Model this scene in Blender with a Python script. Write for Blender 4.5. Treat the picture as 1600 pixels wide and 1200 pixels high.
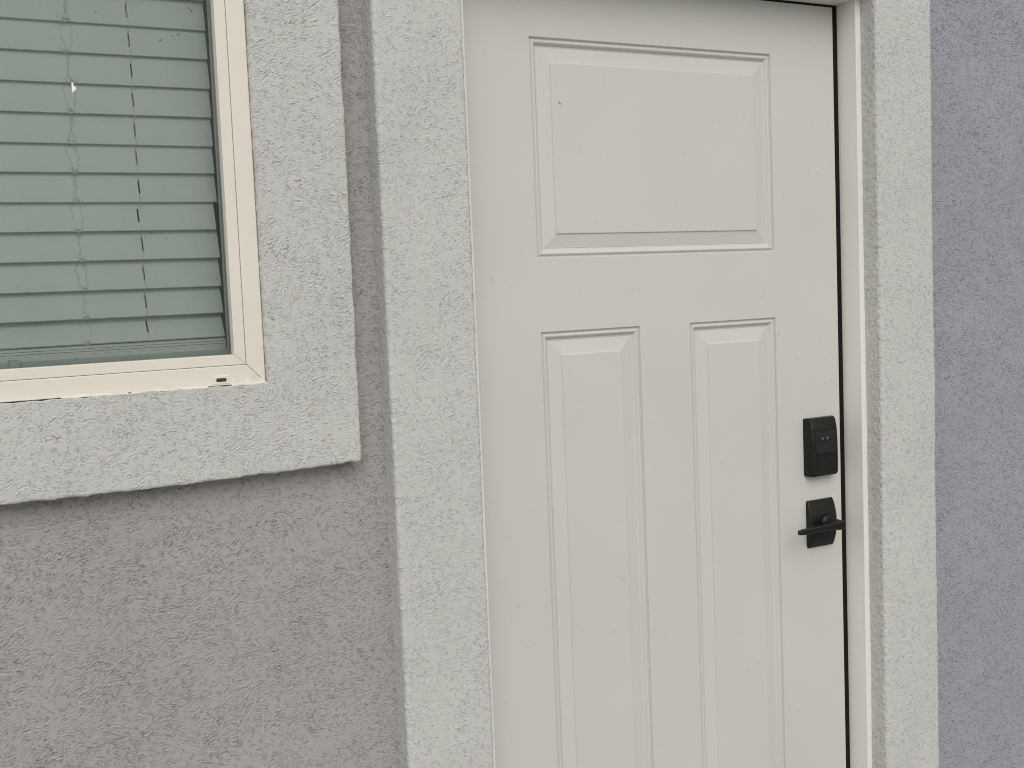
import bpy, bmesh, math
import numpy as np
from mathutils import Matrix, Vector

for o in list(bpy.data.objects):
    bpy.data.objects.remove(o)
scene = bpy.context.scene
COL = scene.collection
H = 1.50                                   # eye height above the ground

# ------------------------------------------------------------------ camera, sky, sun, exposure
cam_d = bpy.data.cameras.new('camera')
cam = bpy.data.objects.new('camera', cam_d)
COL.objects.link(cam)
yaw, pitch, roll = 0.510078523, -0.0821942685, -0.0408120873
cy, sy, cp, sp = math.cos(yaw), math.sin(yaw), math.cos(pitch), math.sin(pitch)
fwd = Vector((sy * cp, cy * cp, sp))
rgt = Vector((cy, -sy, 0.0))
upv = rgt.cross(fwd)
R_ = rgt * math.cos(roll) + upv * math.sin(roll)
U_ = -rgt * math.sin(roll) + upv * math.cos(roll)
m = Matrix(((R_.x, U_.x, -fwd.x, 0.0), (R_.y, U_.y, -fwd.y, 0.0), (R_.z, U_.z, -fwd.z, H), (0, 0, 0, 1)))
cam.matrix_world = m
cam_d.sensor_fit = 'HORIZONTAL'
cam_d.sensor_width = 36.0
cam_d.lens = 36.0 * 1883.95 / 1600.0
cam_d.clip_start = 0.02
cam_d.clip_end = 500.0
scene.camera = cam

SUN_EL, SUN_SIDE = math.radians(36), math.radians(21)      # high in front of the wall, a little to the left
SUN_DIR = Vector((-math.sin(SUN_SIDE) * math.cos(SUN_EL), -math.cos(SUN_SIDE) * math.cos(SUN_EL), math.sin(SUN_EL)))
w = bpy.data.worlds.new('World')
scene.world = w
w.use_nodes = True
nt = w.node_tree
bg = nt.nodes['Background']
sky = nt.nodes.new('ShaderNodeTexSky')
sky.sky_type = 'NISHITA'
sky.sun_disc = False
sky.sun_elevation = SUN_EL
sky.sun_rotation = math.atan2(SUN_DIR.x, SUN_DIR.y)
sky.dust_density = 3.0
sky.air_density = 1.0
cloud = nt.nodes.new('ShaderNodeMix')
cloud.data_type = 'RGBA'
cloud.inputs['Factor'].default_value = 0.82
nt.links.new(sky.outputs['Color'], cloud.inputs['A'])
cloud.inputs['B'].default_value = (7.9, 8.0, 7.8, 1.0)     # even cloud cover
nt.links.new(cloud.outputs['Result'], bg.inputs['Color'])
bg.inputs['Strength'].default_value = 0.105

sun_d = bpy.data.lights.new('sun', 'SUN')
sun_d.energy = 1.45
sun_d.angle = math.radians(42)
sun_d.color = (1.0, 0.965, 0.91)
sun = bpy.data.objects.new('sun', sun_d)
sun.rotation_euler = (-SUN_DIR).to_track_quat('-Z', 'Y').to_euler()
sun.location = SUN_DIR * 20
COL.objects.link(sun)

vs = scene.view_settings
vs.view_transform = 'Standard'
vs.look = 'None'
vs.exposure = 0.0
vs.gamma = 1.0
vs.use_curve_mapping = False
scene.cycles.pixel_filter_type = 'BLACKMAN_HARRIS'
scene.cycles.filter_width = 1.05

# ------------------------------------------------------------------ materials
def lin(c):
    return tuple(((v / 255) / 12.92 if v / 255 <= 0.04045 else ((v / 255 + 0.055) / 1.055) ** 2.4) for v in c)

def mat(name, col, rough=0.6, var=0.05, var_scale=6.0, bump=0.0, bump_scale=300.0, spec=0.5, metallic=0.0,
        speck=0.0, speck_scale=120.0, stain=None):
    """Painted surface: base colour, slow tone drift, fine relief, sparse dark specks."""
    M = bpy.data.materials.new(name)
    M.use_nodes = True
    t = M.node_tree
    b = t.nodes['Principled BSDF']
    b.inputs['Roughness'].default_value = rough
    b.inputs['Metallic'].default_value = metallic
    b.inputs['Specular IOR Level'].default_value = spec
    tc = t.nodes.new('ShaderNodeTexCoord')
    n = t.nodes.new('ShaderNodeTexNoise')
    n.inputs['Scale'].default_value = var_scale
    n.inputs['Detail'].default_value = 5
    t.links.new(tc.outputs['Object'], n.inputs['Vector'])
    r = t.nodes.new('ShaderNodeMapRange')
    r.inputs['From Min'].default_value = 0.3
    r.inputs['From Max'].default_value = 0.7
    r.inputs['To Min'].default_value = 1 - var
    r.inputs['To Max'].default_value = 1 + var
    t.links.new(n.outputs['Fac'], r.inputs['Value'])
    mul = t.nodes.new('ShaderNodeVectorMath')
    mul.operation = 'SCALE'
    mul.inputs[0].default_value = col[:3]
    t.links.new(r.outputs['Result'], mul.inputs['Scale'])
    out = mul.outputs['Vector']
    if speck:
        v = t.nodes.new('ShaderNodeTexNoise')
        v.inputs['Scale'].default_value = speck_scale
        v.inputs['Detail'].default_value = 2
        t.links.new(tc.outputs['Object'], v.inputs['Vector'])
        g = t.nodes.new('ShaderNodeMapRange')
        g.inputs['From Min'].default_value = 0.70
        g.inputs['From Max'].default_value = 0.76
        g.inputs['To Min'].default_value = 0.0
        g.inputs['To Max'].default_value = speck
        t.links.new(v.outputs['Fac'], g.inputs['Value'])
        mx = t.nodes.new('ShaderNodeMix')
        mx.data_type = 'RGBA'
        t.links.new(g.outputs['Result'], mx.inputs['Factor'])
        t.links.new(out, mx.inputs['A'])
        mx.inputs['B'].default_value = (col[0] * 0.35, col[1] * 0.33, col[2] * 0.31, 1)
        out = mx.outputs['Result']
    if stain:                                     # smears of grey stucco and dirt, with a shape of their own
        v = t.nodes.new('ShaderNodeTexNoise')
        v.inputs['Scale'].default_value = stain[1]
        v.inputs['Detail'].default_value = 6
        v.inputs['Distortion'].default_value = 1.2
        mp = t.nodes.new('ShaderNodeMapping')
        mp.inputs['Scale'].default_value = (0.35, 1, 1.6)
        t.links.new(tc.outputs['Object'], mp.inputs['Vector'])
        t.links.new(mp.outputs['Vector'], v.inputs['Vector'])
        g = t.nodes.new('ShaderNodeMapRange')
        g.inputs['From Min'].default_value = 0.56
        g.inputs['From Max'].default_value = 0.68
        g.inputs['To Max'].default_value = stain[2]
        t.links.new(v.outputs['Fac'], g.inputs['Value'])
        mx = t.nodes.new('ShaderNodeMix')
        mx.data_type = 'RGBA'
        t.links.new(g.outputs['Result'], mx.inputs['Factor'])
        t.links.new(out, mx.inputs['A'])
        mx.inputs['B'].default_value = (*stain[0], 1)
        out = mx.outputs['Result']
    t.links.new(out, b.inputs['Base Color'])
    if bump:
        n2 = t.nodes.new('ShaderNodeTexNoise')
        n2.inputs['Scale'].default_value = bump_scale
        n2.inputs['Detail'].default_value = 4
        t.links.new(tc.outputs['Object'], n2.inputs['Vector'])
        bp = t.nodes.new('ShaderNodeBump')
        bp.inputs['Strength'].default_value = 1.0
        bp.inputs['Distance'].default_value = bump
        t.links.new(n2.outputs['Fac'], bp.inputs['Height'])
        t.links.new(bp.outputs['Normal'], b.inputs['Normal'])
    return M

CREASE, NICK = 0.16, 0.55
def stucco(name, col, depth=0.0016, scale=1.0, nick=0.9, thr_up=0.0, grain=1.7):
    """Painted stucco: the fine worm-like creases between the trowelled lips, as relief."""
    M = mat(name, col, 0.92, 0.035, 5, spec=0.2)
    t = M.node_tree
    b = t.nodes['Principled BSDF']
    N, Lk = t.nodes.new, t.links.new
    tc = N('ShaderNodeTexCoord')
    def noise(sc, det, dist=0.0, off=0.0, stretch=(1, 1, 1)):
        mp = N('ShaderNodeMapping'); mp.inputs['Location'].default_value = (off, off * 1.7, off * 0.6); mp.inputs['Scale'].default_value = stretch
        Lk(tc.outputs['Object'], mp.inputs['Vector'])
        n = N('ShaderNodeTexNoise'); n.inputs['Scale'].default_value = sc; n.inputs['Detail'].default_value = det; n.inputs['Distortion'].default_value = dist
        Lk(mp.outputs['Vector'], n.inputs['Vector'])
        return n.outputs['Fac']
    def math_(op, a, c=None, clamp=False):
        k = N('ShaderNodeMath'); k.operation = op; k.use_clamp = clamp
        for i_, v_ in enumerate((a, c)):
            if v_ is None: continue
            if isinstance(v_, (int, float)): k.inputs[i_].default_value = v_
            else: Lk(v_, k.inputs[i_])
        return k.outputs[0]
    def ramp(v, a, c, lo=0.0, hi=1.0):
        r = N('ShaderNodeMapRange'); r.interpolation_type = 'SMOOTHSTEP'
        for k_, x_ in (('From Min', a), ('From Max', c), ('To Min', lo), ('To Max', hi)): r.inputs[k_].default_value = x_
        Lk(v, r.inputs['Value']); return r.outputs['Result']
    hs = None
    for sc, off, wdt, dep, lo, hi, st in ((150 * scale, 0.0, 0.050, 1.0, 0.47, 0.60, (0.75, 1, 1.15)), (230 * scale, 3.1, 0.060, 0.7, 0.46, 0.60, (0.8, 1, 1.1)), (95 * scale, 7.7, 0.030, 1.0, 0.50, 0.62, (0.7, 1, 1.2))):
        n = noise(sc, 1.0, 0.35, off, st)
        line = ramp(math_('ABSOLUTE', math_('SUBTRACT', n, 0.5)), 0.0, wdt, 1.0, 0.0)
        lip = ramp(n, 0.5, 0.5 + wdt * 2.2, 0.55, 0.0)                      # a raised lip on one side of each crease
        step = math_('MULTIPLY', math_('GREATER_THAN', n, 0.5), lip)
        msk = math_('MULTIPLY', ramp(noise(sc * 0.42, 1.0, 0.0, off + 11), lo, hi), ramp(noise(22, 2.0, 0.0, off + 5), 0.36, 0.58, 0.35, 1.0))
        c = math_('MULTIPLY', math_('MULTIPLY', math_('SUBTRACT', step, line), msk), dep)
        hs = c if hs is None else math_('ADD', hs, c)
    hs = math_('MULTIPLY', math_('ADD', hs, math_('MULTIPLY', noise(560, 3.0), grain)), CREASE)
    # small separate trowel nicks: one short bent groove with a lip in each cell
    sep = N('ShaderNodeSeparateXYZ'); Lk(tc.outputs['Object'], sep.inputs[0])
    flat = N('ShaderNodeCombineXYZ')
    Lk(math_('ADD', sep.outputs[0], sep.outputs[1]), flat.inputs[0]); Lk(sep.outputs[2], flat.inputs[1])
    for cell, w_, l_, dep, off, thr in ((0.0085, 0.00062, 0.0036, 1.0, 0.0, 0.35), (0.0060, 0.00052, 0.0024, 0.8, 0.31, 0.42), (0.0130, 0.00075, 0.0056, 1.1, 0.77, 0.45)):
        sh = N('ShaderNodeVectorMath'); sh.operation = 'ADD'; sh.inputs[1].default_value = (off, off * 0.7, 0)
        Lk(flat.outputs[0], sh.inputs[0])
        vo = N('ShaderNodeTexVoronoi'); vo.voronoi_dimensions = '2D'; vo.feature = 'F1'; vo.inputs['Scale'].default_value = 1.0 / cell
        Lk(sh.outputs[0], vo.inputs['Vector'])
        df = N('ShaderNodeVectorMath'); df.operation = 'SUBTRACT'
        Lk(sh.outputs[0], df.inputs[0]); Lk(vo.outputs['Position'], df.inputs[1])
        dxy = N('ShaderNodeSeparateXYZ'); Lk(df.outputs[0], dxy.inputs[0])
        rgb = N('ShaderNodeSeparateColor'); Lk(vo.outputs['Color'], rgb.inputs[0])
        an = math_('ADD', math_('MULTIPLY', math_('SUBTRACT', rgb.outputs[0], 0.5), 1.7), math_('MULTIPLY', math_('SUBTRACT', noise(9, 1.0, 0.0, off + 2), 0.5), 2.4))
        ca, sa = math_('COSINE', an), math_('SINE', an)
        u = math_('ADD', math_('MULTIPLY', dxy.outputs[0], ca), math_('MULTIPLY', dxy.outputs[1], sa))
        v = math_('SUBTRACT', math_('MULTIPLY', dxy.outputs[1], ca), math_('MULTIPLY', dxy.outputs[0], sa))
        bend = math_('MULTIPLY', math_('MULTIPLY', math_('SUBTRACT', rgb.outputs[1], 0.5), 320.0), math_('MULTIPLY', u, u))
        v = math_('ADD', math_('SUBTRACT', v, bend), math_('MULTIPLY', math_('SINE', math_('MULTIPLY', u, 1500.0)), 0.0003))
        groove = ramp(math_('ABSOLUTE', v), 0.0, w_ * 1.6, 1.0, 0.0)
        lipv = ramp(math_('ABSOLUTE', math_('ADD', v, w_ * 2.1)), 0.0, w_ * 1.9, 0.6, 0.0)
        end = ramp(math_('ABSOLUTE', u), l_ * 0.55, l_, 1.0, 0.0)
        pres = ramp(rgb.outputs[2], thr + thr_up, thr + thr_up + 0.3, 0.0, 1.0)
        pres = math_('MULTIPLY', pres, ramp(noise(17, 2.0, 0.0, off + 8), 0.33, 0.53, 0.35, 1.0))
        c = math_('MULTIPLY', math_('MULTIPLY', math_('SUBTRACT', lipv, groove), end), math_('MULTIPLY', pres, dep * NICK * nick))
        hs = math_('ADD', hs, c)
    bp = N('ShaderNodeBump'); bp.inputs['Strength'].default_value = 1.0; bp.inputs['Distance'].default_value = depth
    Lk(hs, bp.inputs['Height']); Lk(bp.outputs['Normal'], b.inputs['Normal'])
    return M
M_WALL = stucco('grey stucco paint', (0.385, 0.374, 0.375))
M_WALLB = stucco('right wall bluish stucco', (0.338, 0.347, 0.388))  # right wall only: base colour set bluer and slightly darker than the left wall
M_BAND = stucco('pale stucco paint', (0.560, 0.562, 0.540), 0.0014, 1.0, 0.85, 0.05, 2.3)
M_DOOR = mat('door paint', (0.590, 0.590, 0.560), 0.42, 0.022, 4, 0.00006, 260, 0.4, speck=0.14, speck_scale=70)
M_JAMB = mat('jamb paint', (0.80, 0.785, 0.75), 0.5, 0.03, 5, 0.00008, 200, 0.4)
M_VINYL = mat('almond vinyl', (0.745, 0.705, 0.630), 0.45, 0.02, 8, 0.00005, 150, 0.4)
M_INNER = mat('grey green inner sash', (0.50, 0.53, 0.51), 0.5, 0.06, 20)
M_BLACK = mat('black hardware', (0.0075, 0.0066, 0.0060), 0.42, 0.2, 30, 0.00005, 500, 0.35)
M_BLACKG = mat('black gloss plastic', (0.011, 0.0105, 0.0105), 0.28, 0.1, 30)
M_RUBBER = mat('black weatherstrip', (0.008, 0.006, 0.006), 0.8, 0.2, 30, spec=0.2)
M_SLAT = mat('faux wood slat', (0.80, 0.80, 0.79), 0.45, 0.03, 9, 0.00008, 120, 0.4, speck=0.5, speck_scale=70)
M_CORD = mat('blind cord', (0.70, 0.68, 0.64), 0.8, 0.1, 40)
M_TAPE = mat('clear cord loop', (0.70, 0.73, 0.72), 0.35, 0.15, 60)
M_CLIP = mat('white plastic', (0.86, 0.90, 0.90), 0.25, 0.03, 40)
M_LED = mat('grey key mark', (0.13, 0.125, 0.12), 0.4, 0.1, 40)
M_DARKMARK = mat('dark mark', (0.035, 0.033, 0.031), 0.4, 0.1, 40)
M_CHIP = mat('paint chip', (0.22, 0.21, 0.20), 0.8, 0.1, 40)
M_CONC = mat('concrete', (0.20, 0.192, 0.183), 0.9, 0.12, 1.5, 0.0015, 60, 0.2)
M_ROOM = mat('room paint', (0.16, 0.15, 0.14), 0.9, 0.05, 2)
M_METAL = mat('threshold metal', (0.35, 0.34, 0.33), 0.4, 0.05, 10, metallic=1.0)
M_DIRT = mat('dried dirt', (0.035, 0.040, 0.038), 0.9, 0.2, 50)
M_BROWN = mat('weep slot', (0.060, 0.022, 0.014), 0.8, 0.2, 80)
M_MORTAR = mat('smeared stucco', (0.69, 0.65, 0.585), 0.9, 0.1, 60, 0.0004, 300, 0.2)

M_GLASS = bpy.data.materials.new('window glass')
M_GLASS.use_nodes = True
t = M_GLASS.node_tree
t.nodes.clear()
go = t.nodes.new('ShaderNodeOutputMaterial')
gm = t.nodes.new('ShaderNodeMixShader')
gt = t.nodes.new('ShaderNodeBsdfTransparent')
gt.inputs['Color'].default_value = (0.730, 0.810, 0.788, 1)
gg = t.nodes.new('ShaderNodeBsdfGlossy')
gg.inputs['Roughness'].default_value = 0.015
gf = t.nodes.new('ShaderNodeFresnel')
gf.inputs['IOR'].default_value = 1.5
t.links.new(gf.outputs['Fac'], gm.inputs['Fac'])
t.links.new(gt.outputs['BSDF'], gm.inputs[1])
t.links.new(gg.outputs['BSDF'], gm.inputs[2])
tc_ = t.nodes.new('ShaderNodeTexCoord')
mp_ = t.nodes.new('ShaderNodeMapping'); mp_.inputs['Scale'].default_value = (14, 1, 3.0); mp_.inputs['Rotation'].default_value = (0, 0.25, 0)
nz_ = t.nodes.new('ShaderNodeTexNoise'); nz_.inputs['Scale'].default_value = 1.0; nz_.inputs['Detail'].default_value = 8; nz_.inputs['Roughness'].default_value = 0.65
t.links.new(tc_.outputs['Object'], mp_.inputs['Vector']); t.links.new(mp_.outputs['Vector'], nz_.inputs['Vector'])
mr_ = t.nodes.new('ShaderNodeMapRange')
for k_, v_ in (('From Min', 0.35), ('From Max', 0.75), ('To Min', 0.01), ('To Max', 0.085)): mr_.inputs[k_].default_value = v_
t.links.new(nz_.outputs['Fac'], mr_.inputs['Value'])
dd_ = t.nodes.new('ShaderNodeBsdfDiffuse'); dd_.inputs['Color'].default_value = (0.55, 0.56, 0.56, 1)
m2_ = t.nodes.new('ShaderNodeMixShader')
t.links.new(mr_.outputs['Result'], m2_.inputs['Fac']); t.links.new(gm.outputs['Shader'], m2_.inputs[1]); t.links.new(dd_.outputs['BSDF'], m2_.inputs[2])
t.links.new(m2_.outputs['Shader'], go.inputs['Surface'])

# ------------------------------------------------------------------ object helpers
def link(name, me, material=None, parent=None):
    o = bpy.data.objects.new(name, me)
    COL.objects.link(o)
    if material:
        me.materials.append(material)
    if parent:
        o.parent = parent
    return o

def tag(o, label=None, cat=None, group=None, kind=None):
    if label: o['label'] = label
    if cat: o['category'] = cat
    if group: o['group'] = group
    if kind: o['kind'] = kind
    return o

def empty(name, label, cat, loc=(0, 0, 0)):
    """Thing root. Parts keep world coordinates, so the root's offset is undone per part mesh."""
    o = bpy.data.objects.new(name, None)
    COL.objects.link(o)
    o.location = loc
    o.empty_display_size = 0.05
    return tag(o, label, cat, None, 'thing')

def fix(o):
    """Parts were modelled in world coordinates; keep them there under a moved root."""
    p = o.parent
    off = Vector((0, 0, 0))
    while p:
        off += p.location
        p = p.parent
    o.location = Vector(o.location) - off
    return o

def part(name, bm_or_me, material, parent, smooth=False):
    if isinstance(bm_or_me, bmesh.types.BMesh):
        me = bpy.data.meshes.new(name)
        bmesh.ops.recalc_face_normals(bm_or_me, faces=bm_or_me.faces)
        bm_or_me.to_mesh(me)
        bm_or_me.free()
    else:
        me = bm_or_me
    if smooth:
        me.polygons.foreach_set('use_smooth', [True] * len(me.polygons))
    o = link(name, me, material, parent)
    return fix(o)

def box(x0, x1, y0, y1, z0, z1, bevel=0.0, seg=2, bm=None):
    new = bm is None
    b = bmesh.new()
    v = [b.verts.new((x, y, z)) for x in (x0, x1) for y in (y0, y1) for z in (z0, z1)]
    for f in ((0, 1, 3, 2), (4, 6, 7, 5), (0, 4, 5, 1), (2, 3, 7, 6), (0, 2, 6, 4), (1, 5, 7, 3)):
        b.faces.new([v[i] for i in f])
    bmesh.ops.recalc_face_normals(b, faces=b.faces)
    if bevel:
        bmesh.ops.bevel(b, geom=list(b.edges), offset=bevel, segments=seg, affect='EDGES', profile=0.5)
    if new:
        return b
    me = bpy.data.meshes.new('tmp')
    b.to_mesh(me); b.free()
    bm.from_mesh(me)
    bpy.data.meshes.remove(me)
    return bm

def tube(pts, r, seg=6, bm=None):
    b = bm or bmesh.new()
    pts = [Vector(p) for p in pts]
    rings = []
    for i, p in enumerate(pts):
        a = pts[max(i - 1, 0)]; c = pts[min(i + 1, len(pts) - 1)]
        d = (c - a).normalized()
        u = d.cross(Vector((0, 1, 0)))
        if u.length < 1e-4: u = d.cross(Vector((1, 0, 0)))
        u.normalize(); v = d.cross(u)
        rr = r[i] if isinstance(r, (list, tuple)) else r
        rings.append([b.verts.new(p + u * rr * math.cos(2 * math.pi * k / seg) + v * rr * math.sin(2 * math.pi * k / seg)) for k in range(seg)])
    for i in range(len(rings) - 1):
        for k in range(seg):
            b.faces.new((rings[i][k], rings[i][(k + 1) % seg], rings[i + 1][(k + 1) % seg], rings[i + 1][k]))
    b.faces.new(rings[0][::-1]); b.faces.new(rings[-1])
    return b

def mitred(outer, inner, y0, y1, side, gap=0.00025, bevel=0.0012):
    """One side of a mitred rectangular ring in the XZ plane. outer/inner = (x0, x1, z0, z1)."""
    O, I = outer, inner
    q = {'right': [(O[1], O[2]), (O[1], O[3]), (I[1], I[3]), (I[1], I[2])],
         'left': [(O[0], O[3]), (O[0], O[2]), (I[0], I[2]), (I[0], I[3])],
         'bottom': [(O[0], O[2]), (O[1], O[2]), (I[1], I[2]), (I[0], I[2])],
         'top': [(O[1], O[3]), (O[0], O[3]), (I[0], I[3]), (I[1], I[3])]}[side]
    cx = sum(p[0] for p in q) / 4; cz = sum(p[1] for p in q) / 4
    if side in ('right', 'left'):
        q = [(x, z + (gap if z < cz else -gap)) for x, z in q]
    else:
        q = [(x + (gap if x < cx else -gap), z) for x, z in q]
    b = bmesh.new()
    f = [b.verts.new((x, y0, z)) for x, z in q]; k = [b.verts.new((x, y1, z)) for x, z in q]
    b.faces.new(f); b.faces.new(k[::-1])
    for i in range(4):
        j = (i + 1) % 4
        b.faces.new((f[i], k[i], k[j], f[j]))
    bmesh.ops.recalc_face_normals(b, faces=b.faces)
    if bevel:
        bmesh.ops.bevel(b, geom=list(b.edges), offset=bevel, segments=2, affect='EDGES', profile=0.5)
    return b

# ------------------------------------------------------------------ stucco relief
def value_noise(nz, nx, cell_z, cell_x, rng):
    gz, gx = int(nz / cell_z) + 3, int(nx / cell_x) + 3
    g = rng.standard_normal((gz, gx))
    z = np.arange(nz) / cell_z; x = np.arange(nx) / cell_x
    iz = z.astype(int); ix = x.astype(int)
    fz = z - iz; fx = x - ix
    fz = (fz * fz * (3 - 2 * fz))[:, None]; fx = (fx * fx * (3 - 2 * fx))[None, :]
    a = g[iz][:, ix]; b = g[iz][:, ix + 1]; c = g[iz + 1][:, ix]; d = g[iz + 1][:, ix + 1]
    return (a * (1 - fx) + b * fx) * (1 - fz) + (c * (1 - fx) + d * fx) * fz

def relief(nz, nx, d, seed, base_angle=0.0, spread=0.7, density=1.0, amp=1.0):
    """Trowelled stucco: short curved lips and creases, thick in some patches and smooth in others (metres)."""
    rng = np.random.default_rng(seed)
    mm = d * 1000.0
    h = np.zeros((nz, nx))
    ang = base_angle + spread * (value_noise(nz, nx, 70 / mm, 70 / mm, rng) + 0.6 * value_noise(nz, nx, 25 / mm, 25 / mm, rng))
    patch = 0.5 + 0.28 * value_noise(nz, nx, 38 / mm, 60 / mm, rng) + 0.25 * value_noise(nz, nx, 14 / mm, 20 / mm, rng)
    n = int(nz * nx * mm * mm / 17.0 * density)
    cz = rng.integers(0, nz, n); cx = rng.integers(0, nx, n)
    pv = np.clip(patch[cz, cx] * 0.8 + 0.10, 0.16, 0.8)
    keep = rng.random(n) < pv
    cz, cx, pv = cz[keep], cx[keep], pv[keep]
    n = len(cz)
    L = np.minimum(rng.gamma(1.3, 1.5, n) + 1.1, 13)     # half length in mm
    wd = rng.uniform(0.62, 0.98, n)
    am = amp * rng.uniform(0.5, 2.5, n) * (0.85 + 0.3 * pv)
    kap = rng.normal(0, 0.05, n) * np.minimum(1, 4.0 / L)
    wig = rng.uniform(0.0, 0.7, n); wf = rng.uniform(0.7, 1.4, n); wp = rng.uniform(0, 6.28, n)
    th = ang[cz, cx] + rng.normal(0, 0.55, n)
    flip = np.where(rng.random(n) < 0.8, 1.0, -1.0)
    for i in range(n):
        R = int((L[i] + 3.0) / mm) + 1
        z0, z1, x0, x1 = max(cz[i] - R, 0), min(cz[i] + R + 1, nz), max(cx[i] - R, 0), min(cx[i] + R + 1, nx)
        Z = (np.arange(z0, z1)[:, None] - cz[i]) * mm
        X = (np.arange(x0, x1)[None, :] - cx[i]) * mm
        c, s = math.cos(th[i]), math.sin(th[i])
        u = X * c + Z * s
        v = (-X * s + Z * c) * flip[i] - kap[i] * u * u - wig[i] * np.sin(u * wf[i] + wp[i])
        q = v / wd[i]
        p = np.exp(-(q + 0.9) ** 2 * 0.8) * 0.7 - np.exp(-(q - 0.55) ** 2)
        h[z0:z1, x0:x1] += (am[i] * np.exp(-(u / L[i]) ** 4)) * p
    h = np.where(h < 0, -2.6 * np.tanh(-h / 2.6), 1.5 * np.tanh(h / 1.5))
    h += 0.15 * value_noise(nz, nx, 45 / mm, 55 / mm, rng) + 0.08 * value_noise(nz, nx, 9 / mm, 11 / mm, rng)
    h += 0.035 * rng.standard_normal((nz, nx))
    return h / 1000.0

def spans(stops):
    """[(a, b, step), ...] -> sorted samples and a flag for the finely sampled ones."""
    out = []
    fine = min(s[2] for s in stops)
    for i, (a, b, st) in enumerate(stops):
        k = max(1, int(round((b - a) / st)))
        seg = np.linspace(a, b, k + 1)
        if i: seg = seg[1:]
        out.append(np.stack([seg, np.full(len(seg), st == fine)], 1))
    o = np.concatenate(out)
    return o[:, 0], o[:, 1] > 0.5

def embed(hf, fz, fx):
    """Place a fine relief raster into a non-uniform grid (zero elsewhere)."""
    H_ = np.zeros((len(fz), len(fx)))
    iz = np.nonzero(fz)[0]; ix = np.nonzero(fx)[0]
    H_[np.ix_(iz, ix)] = hf[:len(iz), :len(ix)]
    return H_

def grid_mesh(name, P, keep=None, skirt=None, flip=False):
    """P: (nz, nx, 3) points -> quad mesh; keep: (nz-1, nx-1) mask; skirt: y to which the boundary is extruded."""
    nz, nx = P.shape[:2]
    idx = np.arange(nz * nx).reshape(nz, nx)
    q = np.stack([idx[:-1, :-1], idx[:-1, 1:], idx[1:, 1:], idx[1:, :-1]], -1)
    if flip: q = q[..., ::-1]
    q = q[keep] if keep is not None else q.reshape(-1, 4)
    V = P.reshape(-1, 3)
    if skirt is not None:
        e = np.concatenate([q[:, [0, 1]], q[:, [1, 2]], q[:, [2, 3]], q[:, [3, 0]]])
        key = np.sort(e, 1); key = key[:, 0].astype(np.int64) * (nz * nx) + key[:, 1]
        _, first, cnt = np.unique(key, return_index=True, return_counts=True)
        be = e[first[cnt == 1]]
        vb = np.unique(be)
        remap = np.full(nz * nx, -1); remap[vb] = np.arange(len(vb)) + len(V)
        W = V[vb].copy(); W[:, 1] = skirt
        V = np.concatenate([V, W])
        q = np.concatenate([q, np.stack([be[:, 1], be[:, 0], remap[be[:, 0]], remap[be[:, 1]]], 1)])
    used = np.unique(q)
    rm = np.full(len(V), -1); rm[used] = np.arange(len(used))
    V = V[used]; q = rm[q]
    me = bpy.data.meshes.new(name)
    me.vertices.add(len(V)); me.vertices.foreach_set('co', V.astype(np.float32).ravel())
    me.loops.add(q.size); me.loops.foreach_set('vertex_index', q.astype(np.int32).ravel())
    me.polygons.add(len(q))
    me.polygons.foreach_set('loop_start', (np.arange(len(q)) * 4).astype(np.int32))
    me.polygons.foreach_set('use_smooth', np.ones(len(q), bool))
    me.update(calc_edges=True)
    return me

# ------------------------------------------------------------------ key measures (camera at the origin in X and Y; z relative to eye height, +H for world)
Y_WALL, Y_BAND, Y_DOOR, Y_JAMB, Y_FRAME = 1.854, 1.812, 1.910, 1.856, 1.823
BL0, BL1 = 0.7866, 0.9486          # left band of the door surround
BR0, BR1 = 1.8980, 2.0600          # right band
HEAD0, HEAD1 = 0.5690, 0.7310      # head band
W_TR = 0.7315; W_BT = -0.2785      # outer right and bottom edge of the window surround
FX1, FZ0 = 0.5805, -0.1358         # window frame outer right / bottom
FX0, FZ1 = -0.3300, 0.5600         # window frame outer left / top (outside the picture)

# ------------------------------------------------------------------ ground
bm = box(-30, 34, -30, Y_WALL + 0.3, -0.3, 0.0)
g = part('ground', bm, M_CONC, None)
tag(g, 'plain grey concrete paving in front of the house wall', None, None, 'structure')

# ------------------------------------------------------------------ house walls
d = 0.0012
xs, fx = spans([(-4.0, -0.52, 0.3), (-0.52, 0.12, 0.05), (0.12, 0.79, d)])
zs, fz = spans([(0.0, H - 0.86, 0.1), (H - 0.86, H + 0.60, d), (H + 0.60, 3.0, 0.1)])
hf = relief(int(fz.sum()), int(fx.sum()), d, 11, base_angle=0.05, spread=0.55, density=1.0, amp=1.0)
Hh = embed(hf, fz, fx)
P = np.zeros((len(zs), len(xs), 3))
P[..., 0] = xs[None, :]; P[..., 2] = zs[:, None]; P[..., 1] = Y_WALL - Hh
xc = (xs[1:] + xs[:-1]) / 2; zc = (zs[1:] + zs[:-1]) / 2
hole = ((xc > -0.42) & (xc < 0.69))[None, :] & ((zc > H - 0.235) & (zc < H + 0.66))[:, None]
me = grid_mesh('stucco_wall', P, ~hole, skirt=Y_WALL + 0.16)
wl = link('stucco_wall', me, M_WALL)
tag(wl, 'warm grey rough stucco wall around and below the window, left of the door', 'wall', None, 'thing')

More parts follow.
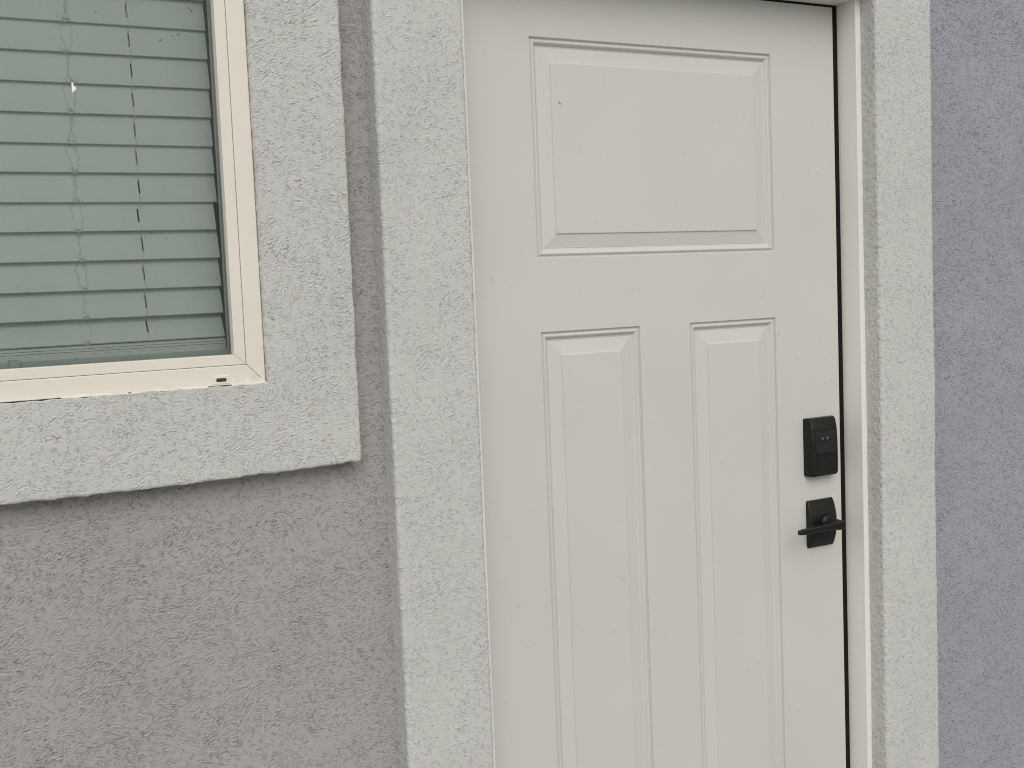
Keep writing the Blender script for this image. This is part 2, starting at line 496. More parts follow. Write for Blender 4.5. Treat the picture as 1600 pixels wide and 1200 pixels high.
d2 = 0.0015
xs, fx = spans([(2.055, 2.56, d2), (2.56, 2.7, 0.07), (2.7, 6.0, 0.3)])
zs, fz = spans([(0.0, H - 1.28, 0.06), (H - 1.28, H + 0.66, d2), (H + 0.66, 3.0, 0.1)])
hf = relief(int(fz.sum()), int(fx.sum()), d2, 23, base_angle=0.1, spread=0.5, density=0.95, amp=1.25)
Hh = embed(hf, fz, fx)
P = np.zeros((len(zs), len(xs), 3))
P[..., 0] = xs[None, :]; P[..., 2] = zs[:, None]; P[..., 1] = Y_WALL - Hh
me = grid_mesh('stucco_wall', P, None, skirt=Y_WALL + 0.16)
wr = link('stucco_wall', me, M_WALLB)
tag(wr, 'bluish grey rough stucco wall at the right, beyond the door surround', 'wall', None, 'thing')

xs = np.linspace(0.79, 2.055, 12); zs = np.linspace(H + 0.70, 3.0, 20)
P = np.zeros((len(zs), len(xs), 3)); P[..., 0] = xs[None, :]; P[..., 2] = zs[:, None]; P[..., 1] = Y_WALL
wa = link('stucco_wall', grid_mesh('stucco_wall', P, None, skirt=Y_WALL + 0.16), M_WALL)
tag(wa, 'grey stucco wall strip above the head of the door surround', 'wall', None, 'thing')

# ------------------------------------------------------------------ stucco surround of the window
d = 0.0012
wx0, wx1, wz0, wz1 = -0.48, W_TR, W_BT, 0.705
xs, fx = spans([(wx0, 0.12, 0.03), (0.12, wx1, d)])
zs, fz = spans([(H + wz0, H + 0.50, d), (H + 0.50, H + wz1, 0.02)])
hf = relief(int(fz.sum()), int(fx.sum()), d, 37, base_angle=0.12, spread=0.6, density=1.0, amp=0.8)
Hh = embed(hf, fz, fx)
rng = np.random.default_rng(5)
X, Z = np.meshgrid(xs, zs)
wob = lambda c: 0.0006 * value_noise(len(zs), len(xs), c, c, rng)
wv = wob(18) + 0.6 * wob(6)
ex = np.clip(1 - (wx1 - X) / 0.006, 0, 1); ez = np.clip(1 - (Z - (H + wz0)) / 0.006, 0, 1)
r = 0.0036
drop = r * (1 - np.sqrt(np.clip(1 - ex ** 2, 0, 1))) + r * (1 - np.sqrt(np.clip(1 - ez ** 2, 0, 1)))
# soft outer corner
cxx, czz = np.clip(X - (wx1 - 0.012), 0, None), np.clip((H + wz0 + 0.012) - Z, 0, None)
rr = np.hypot(cxx, czz)
pull = np.clip(rr - 0.012, 0, None)
Xd = X - np.where(rr > 1e-6, cxx / np.maximum(rr, 1e-6) * pull, 0)
Zd = Z + np.where(rr > 1e-6, czz / np.maximum(rr, 1e-6) * pull, 0)
# ragged edge round the window frame: the stucco creeps a little over it here and there
ox1, oz0 = FX1 + 0.0028, H + FZ0 - 0.0012
near = np.exp(-((np.abs(X - ox1) / 0.010) ** 2)) * (Z > oz0 - 0.02) + np.exp(-((np.abs(Z - oz0) / 0.010) ** 2)) * (X < ox1 + 0.02)
edge = np.exp(-(((wx1 - X) / 0.02) ** 2)) + np.exp(-(((Z - H - wz0) / 0.02) ** 2))
Xd = Xd + wv * (near * 1.4 + 0.8 * edge); Zd = Zd + wob(10) * (near * 1.6 + edge) + (0.0045 * ((X - 0.38) / 0.33) ** 2 - 0.0022) * np.exp(-(((Z - H - wz0) / 0.05) ** 2)) * (X > 0)
P = np.stack([Xd, Y_BAND + 0.002 + drop - Hh, Zd], -1)
xc = (xs[1:] + xs[:-1]) / 2; zc = (zs[1:] + zs[:-1]) / 2
hole = ((xc > FX0) & (xc < ox1))[None, :] & ((zc > oz0) & (zc < H + FZ1))[:, None]
me = grid_mesh('window_surround', P, ~hole, skirt=Y_WALL + 0.004)
ws = link('window_surround', me, M_BAND)
tag(ws, 'raised pale stucco band framing the window with blinds', 'window surround', None, 'thing')

# ------------------------------------------------------------------ stucco surround of the door
ds = empty('door_surround', 'raised pale stucco band running round the white front door', 'door surround', ((BL0 + BR1) / 2, Y_WALL, 0))

def band_sheet(name, a0, a1, z0, z1, zf0, zf1, d, seed, horizontal=False, ret0=Y_WALL + 0.006, ret1=Y_WALL + 0.006, r=0.007):
    """A stucco band: back face -> rounded corner -> front -> rounded corner -> back, displaced along its normals."""
    pr, nr = [], []
    for y in np.arange(ret0, Y_BAND + r, -d):
        pr.append((a0, y)); nr.append((-1, 0))
    k = max(4, int(r * math.pi / 2 / d) + 1)
    for i in range(k + 1):
        t_ = i / k * math.pi / 2
        pr.append((a0 + r - r * math.cos(t_), Y_BAND + r - r * math.sin(t_))); nr.append((-math.cos(t_), -math.sin(t_)))
    nfr = int((a1 - a0 - 2 * r) / d)
    for i in range(1, nfr):
        pr.append((a0 + r + (a1 - a0 - 2 * r) * i / nfr, Y_BAND)); nr.append((0, -1))
    for i in range(k + 1):
        t_ = i / k * math.pi / 2
        pr.append((a1 - r + r * math.sin(t_), Y_BAND + r - r * math.cos(t_))); nr.append((math.sin(t_), -math.cos(t_)))
    for y in np.arange(Y_BAND + r + d, ret1, d):
        pr.append((a1, y)); nr.append((1, 0))
    pr, nr = np.array(pr), np.array(nr, float)
    zs, fz = spans([(z0, zf0, 0.05), (zf0, zf1, d), (zf1, z1, 0.02)])
    hf = relief(int(fz.sum()), len(pr), d, seed, base_angle=0.5 if not horizontal else 0.0, spread=0.9, density=0.85, amp=0.60)
    Hh = embed(hf, fz, np.ones(len(pr), bool))
    rng = np.random.default_rng(seed + 1)
    Hh = Hh + 0.0006 * value_noise(len(zs), len(pr), 120, 30, rng) * fz[:, None]
    lump = np.exp(-((np.abs(np.abs(nr[:, 0]) - 0.7) / 0.4) ** 2))           # corners are rougher
    Hh = Hh + lump[None, :] * 0.0005 * value_noise(len(zs), len(pr), 4, 4, rng) * fz[:, None]
    P = np.zeros((len(zs), len(pr), 3))
    P[..., 0] = pr[None, :, 0] + nr[None, :, 0] * Hh
    P[..., 1] = pr[None, :, 1] + nr[None, :, 1] * Hh
    P[..., 2] = zs[:, None]
    if horizontal:
        P = P[..., [2, 1, 0]]
    return grid_mesh(name, P, None, flip=horizontal)

part('side_band', band_sheet('side_band', BL0, BL1, 0.0, H + HEAD1, H - 0.90, H + 0.54, 0.0014, 41), M_BAND, ds)
part('side_band', band_sheet('side_band', BR0, BR1, 0.0, H + HEAD1, H - 1.22, H + 0.64, 0.0016, 53, r=0.008), M_BAND, ds)
part('head_band', band_sheet('head_band', H + HEAD0, H + HEAD1, BL1 - 0.004, BR0 + 0.004, BL1 + 0.4, BL1 + 0.44, 0.004, 67, horizontal=True), M_BAND, ds)

# ------------------------------------------------------------------ door frame
JL, JR, JT = 0.9735, 1.8855, 0.5555
df = empty('doorway', 'white painted wooden jambs and head with a black weatherstrip round the door', 'doorway', ((JL + JR) / 2, Y_JAMB, 0))
part('jamb', box(JL - 0.035, JL, Y_JAMB, 2.0, 0.0, H + JT + 0.03, 0.0015), M_JAMB, df)
part('jamb', box(JR, JR + 0.035, Y_JAMB, 2.0, 0.0, H + JT + 0.03, 0.0015), M_JAMB, df)
part('head_jamb', box(JL + 0.0003, JR - 0.0003, Y_JAMB + 0.0005, 2.0, H + JT, H + JT + 0.029, 0.0012), M_JAMB, df)
DL, DR, DT, DB = JL + 0.001, 1.8735, 0.5508, -1.472
part('weatherstrip', box(DR + 0.0006, JR - 0.0002, Y_DOOR - 0.0008, Y_DOOR + 0.03, 0.02, H + JT - 0.001), M_RUBBER, df)
part('weatherstrip', box(DL + 0.002, DR, Y_DOOR - 0.0004, Y_DOOR + 0.03, H + DT + 0.0006, H + JT - 0.0003), M_RUBBER, df)
part('threshold', box(JL + 0.001, JR - 0.001, Y_JAMB - 0.02, 2.0, 0.001, H + DB - 0.004, 0.003), M_METAL, df)

# ------------------------------------------------------------------ front door
fd = empty('front_door', 'closed off-white front door with three recessed panels and black hardware', 'door', ((DL + DR) / 2, Y_DOOR, H + DB))
panels = [(1.1320, 1.7015, 0.0455, 0.4457), (1.1340, 1.3575, -1.262, -0.0895), (1.4770, 1.7005, -1.262, -0.0895)]
gx = sorted({DL, DR} | {p[0] for p in panels} | {p[1] for p in panels})
gz = sorted({DB, DT} | {p[2] for p in panels} | {p[3] for p in panels})
b = bmesh.new()
for i in range(len(gx) - 1):
    for j in range(len(gz) - 1):
        xm, zm = (gx[i] + gx[i + 1]) / 2, (gz[j] + gz[j + 1]) / 2
        if any(p[0] < xm < p[1] and p[2] < zm < p[3] for p in panels):
            continue
        b.faces.new([b.verts.new((x, Y_DOOR, H + z)) for x, z in ((gx[i], gz[j]), (gx[i + 1], gz[j]), (gx[i + 1], gz[j + 1]), (gx[i], gz[j + 1]))])
bmesh.ops.remove_doubles(b, verts=b.verts, dist=1e-6)
F = [(DL, DB), (DR, DB), (DR, DT), (DL, DT)]
fv = [b.verts.new((x, Y_DOOR, H + z)) for x, z in F]; kv = [b.verts.new((x, Y_DOOR + 0.044, H + z)) for x, z in F]
for i in range(4):
    j = (i + 1) % 4
    b.faces.new((fv[i], kv[i], kv[j], fv[j]))
b.faces.new(kv[::-1])
me = bpy.data.meshes.new('door_leaf'); b.to_mesh(me); b.free()
part('door_leaf', me, M_DOOR, fd)

PROF = [(0.0, 0.0), (0.0008, 0.0008), (0.0020, 0.0044), (0.0030, 0.0054), (0.0040, 0.0050), (0.0064, 0.0020), (0.0082, 0.0012), (0.0098, 0.0016),
        (0.0120, 0.0036), (0.0148, 0.0072), (0.0166, 0.0076), (0.0180, 0.0079), (0.0190, 0.0073), (0.0310, 0.0054), (0.0435, 0.0036),
        (0.0441, 0.0028), (0.0450, 0.0012), (0.0462, 0.0009)]

def raised_panel(x0, x1, z0, z1):
    b = bmesh.new()
    prev = None
    for ins, dep in PROF:
        ring = [b.verts.new((x, Y_DOOR + dep, H + z)) for x, z in ((x0 + ins, z0 + ins), (x1 - ins, z0 + ins), (x1 - ins, z1 - ins), (x0 + ins, z1 - ins))]
        if prev:
            for i in range(4):
                j = (i + 1) % 4
                b.faces.new((prev[i], prev[j], ring[j], ring[i]))
        prev = ring
    b.faces.new(prev)
    return b
for p in panels:
    part('raised_panel', raised_panel(*p), M_DOOR, fd)

# small chips and dings in the paint
def chip(px, pz, s, arc):
    b = bmesh.new()
    n = 7
    up_, dn = [], []
    for i in range(n):
        t_ = arc[0] + (arc[1] - arc[0]) * i / (n - 1)
        wd = s * 0.16 * math.sin(math.pi * (i + 0.4) / (n - 0.2))
        up_.append(b.verts.new((px + (s + wd) * math.cos(t_), Y_DOOR + 0.0006, pz + (s + wd) * math.sin(t_))))
        dn.append(b.verts.new((px + (s - wd) * math.cos(t_), Y_DOOR + 0.0003, pz + (s - wd) * math.sin(t_))))
    for i in range(n - 1):
        b.faces.new((up_[i], up_[i + 1], dn[i + 1], dn[i]))
    return b
part('paint_chip', chip(1.1965, H + 0.333, 0.006, (3.3, 4.9)), M_CHIP, fd)

# keypad deadbolt
kb = bmesh.new()
KX0, KX1, KZ0, KZ1 = 1.7680, 1.8490, -0.4300, -0.3070
rows = []
lev = [(0.0, 0.0215, 0.004), (0.05, 0.0245, 0.0), (0.35, 0.025, 0.0), (0.62, 0.0245, 0.0), (0.82, 0.0225, 0.0), (0.96, 0.0185, 0.0012), (1.0, 0.0150, 0.004)]
for tz, dep, ins in lev:
    z = H + KZ0 + (KZ1 - KZ0) * tz
    x0, x1 = KX0 + ins * 0.3, KX1 - ins * 0.3
    sec = [(x0, Y_DOOR - 0.0005), (x0 + 0.0015, Y_DOOR - dep * 0.45), (x0 + 0.0050, Y_DOOR - dep * 0.93), (x0 + 0.0080, Y_DOOR - dep),
           (x1 - 0.0080, Y_DOOR - dep), (x1 - 0.0050, Y_DOOR - dep * 0.93), (x1 - 0.0015, Y_DOOR - dep * 0.45), (x1, Y_DOOR - 0.0005)]
    rows.append([kb.verts.new((x, y, z)) for x, y in sec])
for i in range(len(rows) - 1):
    for k in range(7):
        kb.faces.new((rows[i][k], rows[i][k + 1], rows[i + 1][k + 1], rows[i + 1][k]))
kb.faces.new(rows[0]); kb.faces.new(rows[-1][::-1])
bmesh.ops.bevel(kb, geom=[e for e in kb.edges if len(e.link_faces) == 2 and e.calc_face_angle() > 0.5], offset=0.001, segments=2, affect='EDGES')
dead = part('deadbolt', kb, M_BLACK, fd)

def front_y(z):                                # front of the deadbolt body at height z
    tz = (z - KZ0) / (KZ1 - KZ0)
    return Y_DOOR - float(np.interp(tz, [l[0] for l in lev], [l[1] for l in lev]))

def slab(x0, x1, z0, z1, out, name, m_, parent, bev=0.0008):
    """A thin plate lying on the sloping front of the deadbolt."""
    b = bmesh.new()
    ya, yb = front_y(z0), front_y(z1)
    v = [b.verts.new(c) for c in ((x0, ya - out, H + z0), (x1, ya - out, H + z0), (x1, yb - out, H + z1), (x0, yb - out, H + z1),
                                  (x0, ya + 0.002, H + z0), (x1, ya + 0.002, H + z0), (x1, yb + 0.002, H + z1), (x0, yb + 0.002, H + z1))]
    for f in ((0, 1, 2, 3), (7, 6, 5, 4), (0, 4, 5, 1), (1, 5, 6, 2), (2, 6, 7, 3), (3, 7, 4, 0)):
        b.faces.new([v[i] for i in f])
    bmesh.ops.bevel(b, geom=list(b.edges), offset=bev, segments=2, affect='EDGES')
    return part(name, b, m_, parent)
slab(1.7805, 1.8375, -0.3815, -0.3350, 0.0007, 'key_screen', M_BLACKG, dead, 0.0005)
slab(1.7860, 1.8380, -0.3842, -0.3820, 0.0030, 'lip', M_BLACK, dead, 0.0005)

def oval(x, z, rx, rz, out, name, m_, parent):
    b = bmesh.new()
    n = 14
    y = front_y(z) - out
    ring = [b.verts.new((x + rx * math.cos(2 * math.pi * i / n), y + 0.0004, H + z + rz * math.sin(2 * math.pi * i / n))) for i in range(n)]
    base = [b.verts.new((v.co.x, y + 0.003, v.co.z)) for v in ring]
    c = b.verts.new((x, y, H + z))
    for i in range(n):
        j = (i + 1) % n
        b.faces.new((c, ring[i], ring[j])); b.faces.new((ring[i], base[i], base[j], ring[j]))
    return part(name, b, m_, parent, True)
oval(1.8005, -0.3510, 0.0023, 0.0036, 0.0013, 'key_light', M_LED, dead)
oval(1.8138, -0.3508, 0.0023, 0.0036, 0.0013, 'key_light', M_LED, dead)
oval(1.8090, -0.4030, 0.0012, 0.0020, 0.0006, 'cylinder_mark', M_DARKMARK, dead)
oval(1.8100, -0.4120, 0.0014, 0.0024, 0.0006, 'cylinder_mark', M_DARKMARK, dead)

# lever handle: bowed rose plate, hub, flat lever pointing away from the jamb
LX0, LX1, LZ0, LZ1 = 1.7715, 1.8450, -0.5845, -0.4835
b = bmesh.new()
rows = []
n = 14
for i in range(n + 1):
    u = i / n
    z = H + LZ0 + (LZ1 - LZ0) * u
    dep = 0.006 + 0.0115 * (1 - (2 * u - 1) ** 2)
    e = 0.003 if i in (0, n) else 0.0
    sec = [(LX0 + e * 0.6, Y_DOOR - 0.0005), (LX0 + e * 0.6, Y_DOOR - dep + 0.0022), (LX0 + 0.0025 + e * 0.4, Y_DOOR - dep), (LX1 - 0.0025 - e * 0.4, Y_DOOR - dep), (LX1 - e * 0.6, Y_DOOR - dep + 0.0022), (LX1 - e * 0.6, Y_DOOR - 0.0005)]
    rows.append([b.verts.new((x, y, z)) for x, y in sec])
for i in range(n):
    for k in range(5):
        b.faces.new((rows[i][k], rows[i][k + 1], rows[i + 1][k + 1], rows[i + 1][k]))
b.faces.new(rows[0]); b.faces.new(rows[-1][::-1])
rose = part('lever_handle', b, M_BLACK, fd)
HX, HZ = 1.8120, H - 0.5310

def lathe_y(prof, name):
    b = bmesh.new()
    seg = 24
    rings = [[b.verts.new((HX + r_ * math.cos(2 * math.pi * k / seg), y, HZ + r_ * math.sin(2 * math.pi * k / seg))) for k in range(seg)] for r_, y in prof]
    for i in range(len(rings) - 1):
        for k in range(seg):
            b.faces.new((rings[i][k], rings[i][(k + 1) % seg], rings[i + 1][(k + 1) % seg], rings[i + 1][k]))
    b.faces.new(rings[-1])
    return part(name, b, M_BLACK, rose, True)
lathe_y([(0.0165, 1.897), (0.0165, 1.889), (0.0150, 1.886), (0.0115, 1.885), (0.0105, 1.872), (0.0105, 1.858), (0.0098, 1.856)], 'hub')
b = bmesh.new()
st = [(1.8235, 0.0080, 0.0050), (1.8215, 0.0092, 0.0068), (1.8060, 0.0094, 0.0070), (1.7950, 0.0070, 0.0058), (1.7600, 0.0060, 0.0052), (1.7080, 0.0058, 0.0050), (1.6995, 0.0048, 0.0040), (1.6975, 0.0042, 0.0030)]
rows = []
for x, hz, hy in st:
    zc_ = HZ - 0.0006 - (1.81 - x) * 0.012
    yc = 1.8520
    c = 0.35
    sec = [(-hy, -hz * (1 - c)), (-hy * (1 - c), -hz), (hy * (1 - c), -hz), (hy, -hz * (1 - c)), (hy, hz * (1 - c)), (hy * (1 - c), hz), (-hy * (1 - c), hz), (-hy, hz * (1 - c))]
    rows.append([b.verts.new((x, yc + y, zc_ + z)) for y, z in sec])
for i in range(len(rows) - 1):
    for k in range(8):
        b.faces.new((rows[i][k], rows[i][(k + 1) % 8], rows[i + 1][(k + 1) % 8], rows[i + 1][k]))
b.faces.new(rows[0]); b.faces.new(rows[-1][::-1])
part('lever', b, M_BLACK, rose)

# ------------------------------------------------------------------ window
wn = empty('window', 'almond vinyl framed window with greenish glass and a small weep slot', 'window', ((FX0 + FX1) / 2, Y_FRAME, H + FZ0))
OUT = (FX0, FX1, H + FZ0, H + FZ1)
SEAM = (FX0 + 0.0285, 0.5520, H - 0.1065, H + FZ1 - 0.0285)
GLS = (FX0 + 0.0465, 0.5340, H - 0.0898, H + FZ1 - 0.0465)
for s in ('right', 'bottom', 'left', 'top'):
    part('frame_member', mitred(OUT, SEAM, Y_FRAME, 1.878, s), M_VINYL, wn)
S2 = (SEAM[0] + 0.0006, SEAM[1] - 0.0006, SEAM[2] + 0.0006, SEAM[3] - 0.0006)
for s in ('right', 'bottom', 'left', 'top'):
    part('sash_member', mitred(S2, GLS, Y_FRAME + 0.0012, 1.845, s, gap=0.0001, bevel=0.001), M_VINYL, wn)
GO = (GLS[0] - 0.004, GLS[1] + 0.004, GLS[2] - 0.004, GLS[3] + 0.004)
INN = (GLS[0] + 0.010, 0.5400, H - 0.0826, GLS[3] - 0.006)
b = bmesh.new()
b.faces.new([b.verts.new((x, 1.8395, z)) for x, z in ((GO[0], GO[2]), (GO[1], GO[2]), (GO[1], GO[3]), (GO[0], GO[3]))])
part('glass_pane', b, M_GLASS, wn)
GB = (GO[0] - 0.002, GO[1] + 0.012, GO[2] - 0.002, GO[3] + 0.002)
for s in ('right', 'bottom', 'left', 'top'):
    part('inner_sash', mitred(GB, (INN[0], 0.5350, INN[2], INN[3]), 1.8600, 1.8650, s, gap=0.0001, bevel=0.0008), M_INNER, wn)
part('sash_latch', box(0.2165, 0.2300, 1.8520, 1.8740, H - 0.0905, H - 0.0795, 0.0008), M_INNER, wn)
# weep cover on the lower frame member
wc = bmesh.new()
box(0.4985, 0.5228, Y_FRAME - 0.0016, Y_FRAME + 0.001, H - 0.1330, H - 0.1208, 0.0008, bm=wc)
cov = part('weep_cover', wc, M_VINYL, wn)
part('weep_slot', box(0.5030, 0.5183, Y_FRAME - 0.0021, Y_FRAME, H - 0.1298, H - 0.1245), M_BROWN, cov)

# specks of dirt on the glass, one mesh
b = bmesh.new()
rng = np.random.default_rng(9)
def px_to_glass(px, py, y=1.8385):
    dx = (px - 800) / 1883.95; dz = -(py - 600) / 1883.95
    v = R_ * dx + U_ * dz + fwd
    return v.x / v.y * y, H + v.z / v.y * y
for px, py, ln, a in ((251, 63, 8, 0.6), (269, 56, 3, 2.4), (279, 54, 7, 0.5), (273, 62, 2, 1.2), (295, 13, 6, 2.3), (299, 17, 5, 1.2), (150, 19, 5, 0.2), (287, 40, 2, 0.5),
                      (15, 73, 2, 0), (23, 133, 2, 0.4), (325, 211, 2, 0), (260, 373, 3, 0), (305, 384, 2, 1), (194, 343, 2, 0), (339, 435, 3, .2), (236, 364, 3, .4), (28, 450, 2, 0), (255, 300, 2, 1)):
    x, z = px_to_glass(px, py)
    L_ = ln * 0.00052; wd = 0.0006
    c, s = math.cos(a), math.sin(a)
    pts = [(-L_, 0), (-L_ * .3, wd), (L_ * .4, wd * .7), (L_, 0), (L_ * .3, -wd), (-L_ * .4, -wd * .8)]
    b.faces.new([b.verts.new((x + u * c - v * s, 1.8388, z + u * s + v * c)) for u, v in pts])
dirt = part('dirt', b, M_DIRT, wn)
dirt['kind'] = 'stuff'

# stucco smeared onto the lower frame member
b = bmesh.new()
def smear(pts, seed):
    rg = np.random.default_rng(seed)
    top = []; bot = []
    n = 40
    for i in range(n + 1):
        u = i / n
        px = np.interp(u, [0, 1], [pts[0][0], pts[-1][0]])
        py = np.interp(px, [p[0] for p in pts], [p[1] for p in pts]) + rg.normal(0, 0.5)
        yb = 627.5 - px * (627.5 - 597.3) / 418.7 + 2
        x, z = px_to_glass(px, py, Y_FRAME - 0.0006); x2, z2 = px_to_glass(px, yb, Y_FRAME - 0.0006)
        top.append(b.verts.new((x, Y_FRAME - 0.0006, max(z, z2 + 0.0004)))); bot.append(b.verts.new((x2, Y_FRAME - 0.0025, z2)))
    for i in range(n):
        b.faces.new((top[i], top[i + 1], bot[i + 1], bot[i]))
smear([(205, 613), (235, 604), (262, 602), (290, 603), (325, 603)], 1)
smear([(362, 600), (385, 588), (400, 585), (412, 592), (417, 598)], 2)
smear([(95, 620), (120, 615), (160, 614), (200, 613)], 3)
part('stucco_smear', b, M_MORTAR, wn)

# ------------------------------------------------------------------ blind behind the glass
bl = empty('window_blind', 'closed white slatted blind with cords hanging behind the window glass', 'blind', (0.11, 1.905, H + 0.53))
SX0, SX1, SW, ST = -0.278, 0.5420, 0.0500, 0.0032
CORD_X, LAD_X = 0.4236, 0.3320
b = bmesh.new()
hw = 0.0014
xb = [SX0, -0.102 - hw, -0.102 + hw, LAD_X - hw, LAD_X + hw, CORD_X - hw, CORD_X + hw, SX1]
wb = [0.0, 0.006, 0.012, 0.023, 0.034, 0.043, SW]
def crown(w_): return -0.0016 * (1 - (2 * w_ / SW - 1) ** 2)
def sv(i, j, k): return b.verts.new((xb[i], (0, ST)[k] + crown(wb[j]), wb[j]))
holes = {(i_, j_) for i_ in (1, 5) for j_ in (2, 3)}
for k in (0, 1):
    V_ = [[sv(i, j, k) for j in range(7)] for i in range(8)]
    for i in range(7):
        for j in range(6):
            if (i, j) in holes: continue
            b.faces.new((V_[i][j], V_[i + 1][j], V_[i + 1][j + 1], V_[i][j + 1]))
bmesh.ops.remove_doubles(b, verts=b.verts, dist=1e-7)
b.verts.ensure_lookup_table()
def fnd(x, y, z):
    return min(b.verts, key=lambda v: (v.co - Vector((x, y, z))).length)
be = [e for e in b.edges if len(e.link_faces) == 1 and all(abs(v_.co.y - crown(v_.co.z)) < 1e-6 for v_ in e.verts)]
for e in be:
    p, q = e.verts
    b.faces.new((p, q, fnd(q.co.x, q.co.y + ST, q.co.z), fnd(p.co.x, p.co.y + ST, p.co.z)))
bmesh.ops.recalc_face_normals(b, faces=b.faces)
slat_me = bpy.data.meshes.new('slat'); b.to_mesh(slat_me); b.free()
slat_me.materials.append(M_SLAT)
Y_TIP = 1.9000
tips = [0.2183, 0.1947, 0.1714, 0.1480, 0.1247, 0.1018, 0.0787, 0.0557, 0.0326, 0.0095, -0.0132, -0.0330]
tilts = [11, 11, 11.5, 11, 12, 12, 13, 14, 16, 17, 20, 29]
tips = [0.2183 + 0.0234 * k for k in (2, 1)] + tips
tilts = [8, 8] + tilts
TIPZ = []
rng = np.random.default_rng(3)
for i, (tz, ti) in enumerate(zip(tips, tilts)):
    o = bpy.data.objects.new('slat', slat_me)
    COL.objects.link(o)
    o.parent = bl
    z = tz * Y_TIP
    TIPZ.append((z, math.radians(ti)))
    o.location = Vector((rng.normal(0, 0.0011), Y_TIP, H + z)) - Vector(bl.location)
    o.rotation_euler = (-math.radians(ti + rng.normal(0, 0.6)), rng.normal(0, 0.0011), rng.normal(0, 0.0012))
# slats let down onto the bottom rail
for k, z in enumerate((-0.0665, -0.0705, -0.0745)):
    o = bpy.data.objects.new('slat', slat_me)
    COL.objects.link(o)
    o.parent = bl
    o.location = Vector((0.001 * (k % 2), Y_TIP - 0.004, H + z)) - Vector(bl.location)
    o.rotation_euler = (-math.radians(88.5), 0, 0)
part('bottom_rail', box(SX0, SX1 + 0.001, Y_TIP - 0.0055, Y_TIP + 0.046, H - 0.0865, H - 0.0780, 0.0012), M_SLAT, bl)
part('head_rail', box(SX0, SX1, Y_TIP - 0.006, Y_TIP + 0.05, H + 0.511, H + 0.553, 0.002), M_SLAT, bl)

def string_path(x, wav=0.0, seed=0, off=0.0012):
    """Front ladder string: proud of each slat's lower edge, sunk into the slot in its middle."""
    rg = np.random.default_rng(seed)
    pts = []
    for z, a in TIPZ:
        for s, yo in ((0.0365, -off), (0.030, 0.0035), (0.016, 0.0035), (0.0095, -off), (0.004, -off), (-0.001, -off - 0.0006)):
            if s > 0.0365 + 1e-6: continue
            y = Y_TIP + s * math.sin(a) + yo + crown(min(max(s, 0), SW))
            pts.append((x + wav * rg.normal(), y, H + z + s * math.cos(a)))
    pts.append((x + 0.0006, Y_TIP - 0.005, H - 0.070))
    return pts
part('lift_cord', tube(string_path(CORD_X, 0.0002, 4), 0.00055), M_CORD, bl, True)
part('lift_cord', tube(string_path(-0.102, 0.0002, 6), 0.00055), M_CORD, bl, True)

# crinkled clear ladder tape hanging slack over the slats at the left
def slack(x0, amp, seed, z_hi=0.50, z_lo=-0.055, step=0.004, r=0.00055):
    rg = np.random.default_rng(seed)
    pts = []
    z = z_hi
    ph = rg.uniform(0, 6)
    zt = np.array([t_[0] for t_ in TIPZ]); an = np.array([t_[1] for t_ in TIPZ])
    while z > z_lo:
        up_ = zt[zt <= z]
        base = up_.max() if len(up_) else zt.min()
        a = an[np.argmin(np.abs(zt - base))]
        s = min(max((z - base) / math.cos(a), 0), 0.044)
        y = Y_TIP + s * math.sin(a) + crown(s) - 0.0011 - (0.0016 if s < 0.004 or s > 0.038 else 0)
        drift = -0.002 * math.sin(z * 9)
        pts.append((x0 + drift + amp * math.sin(z / 0.0445 * 2 * math.pi * 0.5 + ph) + 0.35 * amp * rg.normal(), y, H + z))
        z -= step
    return pts
part('ladder_tape', tube(slack(LAD_X - 0.0025, 0.0042, 12), 0.00055), M_TAPE, bl, True)
part('ladder_tape', tube(slack(LAD_X + 0.0040, 0.0036, 13), 0.00055), M_TAPE, bl, True)
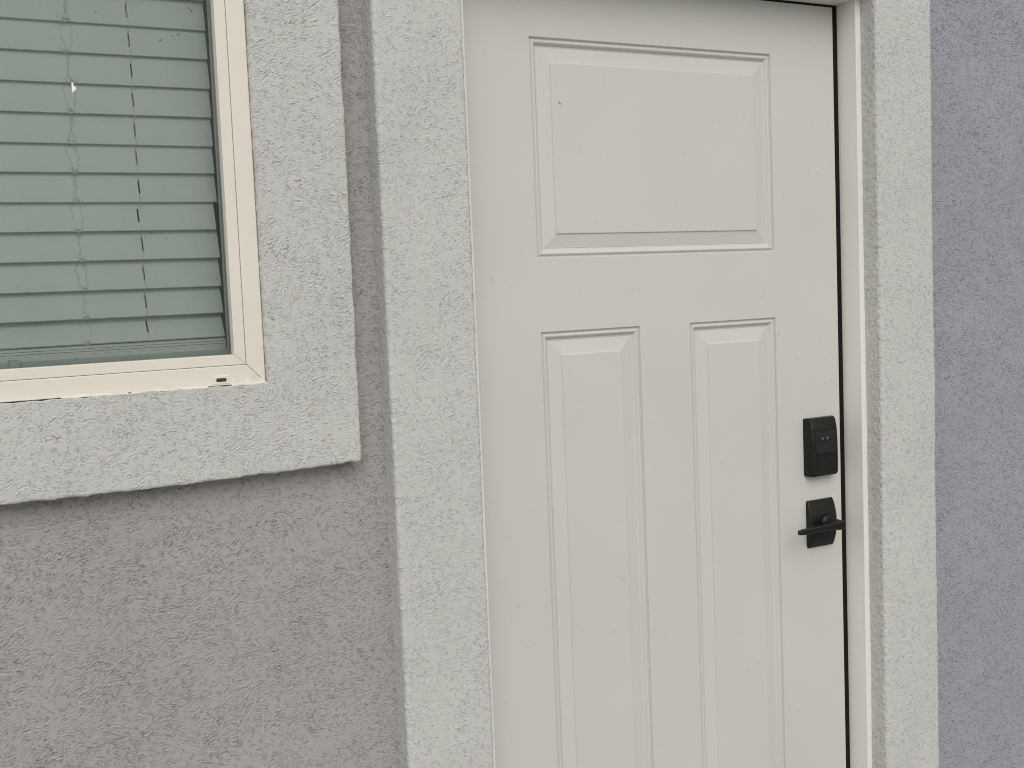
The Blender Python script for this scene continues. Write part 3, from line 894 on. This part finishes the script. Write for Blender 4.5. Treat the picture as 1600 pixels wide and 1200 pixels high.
# little loops where the tape passes under the slats' edges
rg = np.random.default_rng(21)
for z, a in TIPZ[2:]:
    b = bmesh.new()
    for k in range(2):
        cx_ = LAD_X + rg.normal(0, 0.003); rx = rg.uniform(0.0028, 0.0052); rz = rg.uniform(0.0018, 0.0034)
        p0 = rg.uniform(0, 6)
        tube([(cx_ + rx * math.cos(p0 + t_), Y_TIP - 0.0022 - 0.0009 * k, H + z + 0.001 + rz * math.sin(p0 + t_)) for t_ in np.linspace(0, 5.2, 12)], 0.0005, 5, b)
    part('tape_loop', b, M_TAPE, bl, True)
# bright scrap of clear tape stuck on the outside of the glass
b = bmesh.new()
cxp, czp = px_to_glass(114.5, 139, 1.8380)
poly = [(-0.0020, 0.0085), (-0.0004, 0.0090), (0.0004, 0.0030), (0.0026, 0.0048), (0.0038, -0.0002), (0.0011, -0.0030), (-0.0008, -0.0062), (-0.0022, -0.0034)]
f = [b.verts.new((cxp + x, 1.8372 - 0.0008 * (i % 3), czp + z)) for i, (x, z) in enumerate(poly)]
k = [b.verts.new((cxp + x, 1.8392, czp + z)) for x, z in poly]
b.faces.new(f); b.faces.new(k[::-1])
for i in range(len(poly)):
    j = (i + 1) % len(poly)
    b.faces.new((f[i], k[i], k[j], f[j]))
part('tape_scrap', b, M_CLIP, wn)

# ------------------------------------------------------------------ dim room behind the window
b = bmesh.new()
x0, x1, y0, y1, z0, z1 = -1.6, 0.93, 1.8795, 4.6, 0.0, 2.5
V_ = [b.verts.new((x, y, z)) for x in (x0, x1) for y in (y0, y1) for z in (z0, z1)]
for f_ in ((0, 1, 3, 2), (4, 6, 7, 5), (2, 3, 7, 6), (0, 2, 6, 4), (1, 5, 7, 3)):
    b.faces.new([V_[i] for i in f_])
hx0, hx1, hz0, hz1 = FX0 + 0.006, FX1 - 0.006, H + FZ0, H + FZ1
gx_, gz_ = [x0, hx0, hx1, x1], [z0, hz0, hz1, z1]
for i in range(3):
    for j in range(3):
        if i == 1 and j == 1: continue
        b.faces.new([b.verts.new((x, y0, z)) for x, z in ((gx_[i], gz_[j]), (gx_[i + 1], gz_[j]), (gx_[i + 1], gz_[j + 1]), (gx_[i], gz_[j + 1]))])
rm_ = part('room_interior', b, M_ROOM, None)
tag(rm_, 'dim room behind the blind of the window', None, None, 'structure')
